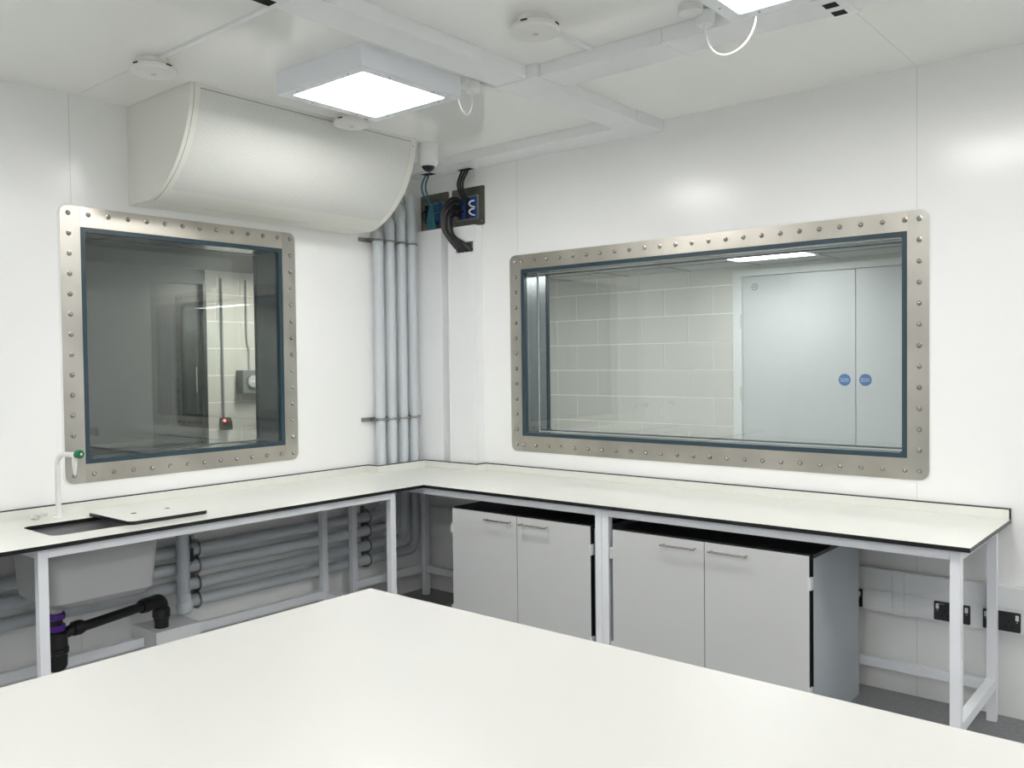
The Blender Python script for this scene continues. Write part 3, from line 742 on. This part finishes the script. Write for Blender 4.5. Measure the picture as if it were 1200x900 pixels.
for i in range(len(allr)):
    j = (i+1) % len(allr)
    if i == len(rings)-1: continue
    for k in range(nn):
        k2 = (k+1) % nn; mb.f.append((i*nn+k, i*nn+k2, j*nn+k2, j*nn+k)); mb.m.append(0)
mb.f.append(tuple(range(4*nn, 5*nn))); mb.m.append(0); mb.f.append(tuple(reversed(range(5*nn, 6*nn)))); mb.m.append(0)
mb.build('bowl', 'sink', t)
MB().lathe((.40, -2.745, .5655), (0, 0, -1), [(0, .034), (.04, .034)], 24).build('waste_outlet', 'conduit', t)
t = tag(MB().slab(rrect(.190, .628, -2.500, -2.100, .03, 6), [rrect(.396, .420, -2.386, -2.360, .010, 5), rrect(.396, .420, -2.214, -2.188, .010, 5)], ZT+.0005, ZT+.0175, XY, 0, 1, 1).build('sink_cover', ['laminate', 'core'], smooth=False),
        'off white board with black edges and two finger holes lying half over the sink', 'board')
# tap
t = thing('laboratory_tap', (.135, -2.612, ZT), 'white swan neck laboratory tap with a green head beside the sink', 'tap')
MB().lathe((.135, -2.612, ZT+.0005), (0, 0, 1), [(0, .024), (.004, .024), (.007, .014)], 24).build('base_flange', 'white_plastic', t)
MB().tube(path([(.135, -2.612, ZT+.005), (.135, -2.612, 1.213), (.262, -2.585, 1.213)], .055, 12), .0125, 16).build('swan_neck', 'white_plastic', t)
MB().tube([(.250, -2.588, 1.213), (.262, -2.585, 1.213), (.274, -2.582, 1.213)], [.013, .016, .017], 16).build('valve_body', 'white_plastic', t)
MB().tube([(.262, -2.585, 1.205), (.262, -2.585, 1.165), (.262, -2.585, 1.150), (.262, -2.585, 1.118)], [.012, .011, .009, .0055], 14).build('nozzle', 'white_plastic', t)
hd = MB().lathe((.272, -2.580, 1.216), (.94, .2, .05), [(0, .017), (.004, .020), (.03, .0215), (.034, .019), (.036, .010)], 8)
hd.build('tap_head', 'green', t, .001)
MB().lathe((.3068, -2.5726, 1.2178), (.94, .2, .05), [(0, .006), (.001, .006)], 12).build('head_disc', 'white_plastic', t)
# plug with chain ring
t = thing('sink_plug', (.075, -2.70, ZT), 'small grey sink plug and ring lying on the worktop left of the tap', 'plug')
MB().lathe((.085, -2.70, ZT+.0005), (0, 0, 1), [(0, .018), (.006, .020), (.009, .014), (.022, .004)], 20).build('plug', 'conduit', t)
MB().tube([(.10+.022*math.cos(a), -2.672+.020*math.sin(a), ZT+.018+.010*math.cos(a)) for a in [2*math.pi*i/18 for i in range(19)]], .0025, 6).build('ring', 'conduit', t)
MB().tube(bez((.085, -2.70, ZT+.02), (.09, -2.69, ZT+.03), (.10, -2.69, ZT+.012), (.10, -2.692, ZT+.018), 6), .002, 6).build('link', 'conduit', t)

# drain
t = thing('bottle_trap', (.40, -2.745, .25), 'black bottle trap with purple nuts and a black waste pipe under the sink', 'waste trap')
MB().lathe((.40, -2.745, .524), (0, 0, -1), [(0, .026), (.012, .026)], 20).build('tail_pipe', 'conduit', t)
MB().lathe((.40, -2.745, .512), (0, 0, -1), [(0, .036), (.004, .040), (.028, .040), (.031, .034)], 12).build('nut', 'purple', t, .001)
MB().lathe((.40, -2.745, .480), (0, 0, -1), [(0, .028), (.022, .028)], 20).build('coupling', 'black', t)
MB().lathe((.40, -2.745, .458), (0, 0, -1), [(0, .040), (.026, .040), (.029, .036)], 12).build('nut', 'purple', t, .001)
MB().lathe((.40, -2.745, .428), (0, 0, -1), [(0, .036), (.01, .047), (.075, .048), (.078, .052), (.100, .052), (.104, .046), (.16, .045), (.178, .036), (.186, .018), (.188, .002)], 28).build('bottle', 'black', t)
box(.400, .448, -2.762, -2.752+.018, .326, .334).build('level_mark', 'rocker', t, smooth=False)
MB().tube([(.40, -2.745, .398), (.385, -2.66, .415)], .026, 16).build('outlet', 'black', t)
MB().lathe((.385, -2.665, .415), (-.11, 1, .02), [(0, .034), (.03, .036), (.05, .030)], 12).build('nut', 'black', t, .001)
MB().tube([(.385, -2.62, .415), (.222, -2.232, .400)], .024, 18).build('waste_pipe', 'black', t)
MB().lathe((.236, -2.262, .4015), (-.42, .90, -.02), [(0, .033), (.025, .038), (.05, .038)], 12).build('nut', 'black', t, .001)
MB().tube(path([(.222, -2.232, .400), (.168, -2.117, .398), (.168, -2.117, .2515)], .040), .036, 18).build('elbow', 'black', t)
MB().lathe((.168, -2.117, .350), (0, 0, -1), [(0, .044), (.040, .046), (.048, .040), (.060, .040)], 14).build('nut', 'black', t, .001)
t = thing('drain_boxing', (.13, -2.07, 0), 'small white boxing at the wall that the black waste pipe drops into', 'boxing')
box(.001, .246, -2.190, -1.935, .238, .250).build('lid', 'trunk_lid', t, .0015, smooth=False)
box(.001, .243, -2.187, -1.938, .0005, .2375).build('casing', 'trunk_lid', t, .0015, smooth=False)

# ------------------------------------------------------------------ bench frames
LEG = .040
def frame(name, lab, legs, rails):
    t = thing(name, (sum(l[0] for l in legs)/len(legs), sum(l[1] for l in legs)/len(legs), 0), lab, 'bench frame')
    for (x, y) in legs: box(x, x+LEG, y, y+LEG, .0005, ZT-.0185).build('leg', 'white_metal', t, .002, smooth=False)
    for r in rails: box(*r).build('rail', 'white_metal', t, .002, smooth=False)
    return t
za, zb_ = ZT-.0585, ZT-.0187
FX = DL-.022-LEG        # front legs of the left run
FY = -(DR-.022)         # front face of the right run
frame('bench_frame', 'white steel bench frame under the left worktop around the sink',
      [(FX, -2.952), (FX, -1.012), (.095, -2.952), (.095, -1.030)],
      [(FX, FX+LEG, -2.912, -1.012, za, zb_), (.095, .135, -2.912, -2.196, .158, .208), (.095, .135, -1.929, -1.030, .158, .208), (.135, FX, -1.007, -.977, .158, .198),
       (.135, FX, -2.952, -2.912, za, zb_), (.135, FX, -1.007, -.977, za, zb_)])
frame('bench_frame', 'white steel bench frame in the room corner behind the pipes',
      [(.122, -.162), (.095, -.790)],
      [(.100, .135, -.750, -.162, .165, .215), (.162, .900, -.158, -.128, za, zb_), (.162, .980, -.155, -.120, .165, .210)])
y0 = FY; y1 = FY+LEG
frame('bench_frame', 'white steel bench frame over the left pair of cupboard doors',
      [(2.007, y0), (2.007, -.135)],
      [(.50, 2.007, y0, y1, za, zb_), (2.007, 2.047, y1, -.135, .205, .250), (2.007, 2.047, y1, -.135, za, zb_), (.90, 2.007, -.125, -.095, za, zb_)])
xr = 3.680
frame('bench_frame', 'white steel bench frame over the right cupboard, its end legs free at the right',
      [(2.0485, y0), (xr, y0), (xr, -.105), (2.0485, -.105)],
      [(2.0885, xr, y0, y1, za, zb_), (xr, xr+LEG, y1, -.105, .150, .195), (xr, xr+LEG, y1, -.105, za, zb_), (2.0885, xr, -.100, -.070, .135, .180), (2.0885, xr, -.105, -.065, za, zb_)])

# ------------------------------------------------------------------ cupboards
def cupboard(x0, x1, split, lab):
    yf = -.748; zt_ = .785; z0 = .0005
    t = thing('base_cupboard', ((x0+x1)/2, -.45, 0), lab, 'cupboard')
    yb = -.146; th = .018
    for sa, sb in ((x0, x0+th), (x1-th, x1)):
        mb = box(sa, sb, yf+.021, yb, z0, zt_-.018)
        for fi, f in enumerate(mb.f):
            if max(mb.v[i][1] for i in f) < yf+.022: mb.m[fi] = 1      # black front edge
        mb.build('side_panel', ['carcass', 'core'], t, smooth=False)
    box(x0, x1, yf+.021, yb, zt_-.0175, zt_).build('top_panel', 'core', t, .0006, smooth=False)
    box(x0+th, x1-th, yb-.006, yb, z0, zt_-.018).build('back_panel', 'core', t, smooth=False)
    box(x0+th, x1-th, yf+.021, yb-.006, .08, .098).build('base_shelf', 'core', t, smooth=False)
    for k, (a, b) in enumerate(((x0+.010, split-.0015), (split+.0015, x1-.010))):
        mb = box(a, b, yf, yf+.018, .09, zt_-.004)
        mb.m = [1]*6
        for fi, f in enumerate(mb.f):
            vs = [mb.v[i][1] for i in f]
            if max(vs)-min(vs) < 1e-6: mb.m[fi] = 0
        d = mb.build('door', ['door', 'core'], t, smooth=False)
        hx0 = (b-.185-.035, b-.035) if k == 0 else (a+.03, a+.03+.19)
        h0, h1 = hx0; z = .744; yh = yf-.030
        MB().tube([(h0, yh, z), (h1, yh, z)], .0050, 10).build('handle', 'chrome', d)
        hb = bpy.data.objects[[o.name for o in bpy.data.objects if o.parent == d][0]]
        for hx in (h0+.008, h1-.008): MB().tube([(hx, yh, z), (hx, yf-.0002, z)], .0042, 8).build('handle_post', 'chrome', d)
        xh = x0-.004 if k == 0 else x1+.001
        for zz in (.66, .18):
            s = 1 if k == 0 else -1
            box(xh-.002, xh+s*.018, yf-.003, yf+.024, zz-.028, zz+.028).build('hinge', 'hinge', d, .001, smooth=False)
    return t
cupboard(.985, 1.990, 1.487, 'grey two door base cupboard under the worktop nearer the corner')
cupboard(2.105, 3.135, 2.626, 'grey two door base cupboard under the worktop with its side panel showing')

# ------------------------------------------------------------------ dado trunking and sockets
t = thing('dado_trunking', (3.4, -.025, .394), 'white two compartment dado trunking along the right wall under the worktop', 'trunking')
box(.09, RX-.01, -.047, -.001, .394, .604).build('body', 'trunk', t, .002, smooth=False)
xs_ = [(.092, 3.262), (3.318, RX-.012)]
for a, b in xs_:
    box(a, b, -.050, -.0472, .505, .598).build('lid', 'trunk_lid', t, .001, smooth=False)
    box(a, b, -.050, -.0472, .401, .499).build('lid', 'trunk_lid', t, .001, smooth=False)
box(3.264, 3.316, -.053, -.0472, .392, .606).build('joint_cover', 'trunk_lid', t, .001, smooth=False)
def socket(x0, x1, lab, marks=False):
    z0, z1 = .405, .492; y = -.0502
    t = thing('double_socket', ((x0+x1)/2, y, z0), lab, 'socket', 'black double sockets')
    MB().slab(rrect(x0, x1, z0, z1, .004, 3), [], y-.008, y, XZ).build('face_plate', 'socket', t, .001, smooth=False)
    c = (x0+x1)/2
    for s in (-1, 1):
        cx_ = c+s*.030 if not marks else c+s*.036
        r = c+s*.062
        box(r-.0065, r+.0065, y-.012, y-.0081, z1-.034, z1-.010).build('rocker_switch', 'rocker', t, .001, smooth=False)
        MB().lathe((r, y-.008, z1-.042), (0, -1, 0), [(0, .002), (.0006, .002)], 8).build('indicator', 'rocker', t)
        for (px, pz, wx, wz) in ((0, .045, .004, .010), (-.012, .022, .009, .004), (.012, .022, .009, .004)):
            box(c+s*.030+px-wx/2, c+s*.030+px+wx/2, y-.0086, y-.0081, z0+pz-wz/2, z0+pz+wz/2).build('pin_hole', 'hole', t, smooth=False)
    box(x0+.012, x0+.045, y-.0086, y-.0081, z1-.012, z1-.009).build('printed_mark', 'mark', t, smooth=False)
socket(2.970, 3.122, 'black double socket half hidden behind the side of the right cupboard')
socket(3.450, 3.604, 'black double socket crossed by the front leg at the end of the bench')
socket(3.656, 3.806, 'black double socket just right of the free end legs of the bench')
socket(5.05, 5.20, 'black double socket far along the right wall, out of frame')

# switch plate on right wall, seen only as a reflection in the left window
t = thing('wall_switch_plate', (5.31, -.004, .86), 'dark switch plate on the right wall seen as a reflection in the left window', 'switch')
MB().slab(rrect(5.105, 5.30, .87, .96, .004, 3), [], -.01, -.0006, XZ).build('face_plate', 'box_grey', t, smooth=False)
box(5.185, 5.205, -.014, -.0102, .895, .935).build('rocker', 'rocker', t, smooth=False)

# ------------------------------------------------------------------ foreground table
t = thing('table', (3.55, -3.3, 0), 'large white topped table filling the foreground', 'table')
TX0, TX1, TY0, TY1 = 2.372, 4.85, -4.02, -2.562
MB().slab(rrect(TX0, TX1, TY0, TY1, .006, 3), [], ZT-.018, ZT, XY, 0, 1, 1).build('table_top', ['table', 'core'], t, smooth=False)
for x in (TX0+.05, TX1-.09):
    for y in (TY0+.05, TY1-.09): box(x, x+LEG, y, y+LEG, .0005, ZT-.0185).build('leg', 'white_metal', t, .002, smooth=False)
for y in (TY0+.05, TY1-.09): box(TX0+.09, TX1-.09, y, y+LEG, za, zb_).build('rail', 'white_metal', t, .002, smooth=False)
for x in (TX0+.05, TX1-.09): box(x, x+LEG, TY0+.09, TY1-.09, za, zb_).build('rail', 'white_metal', t, .002, smooth=False)
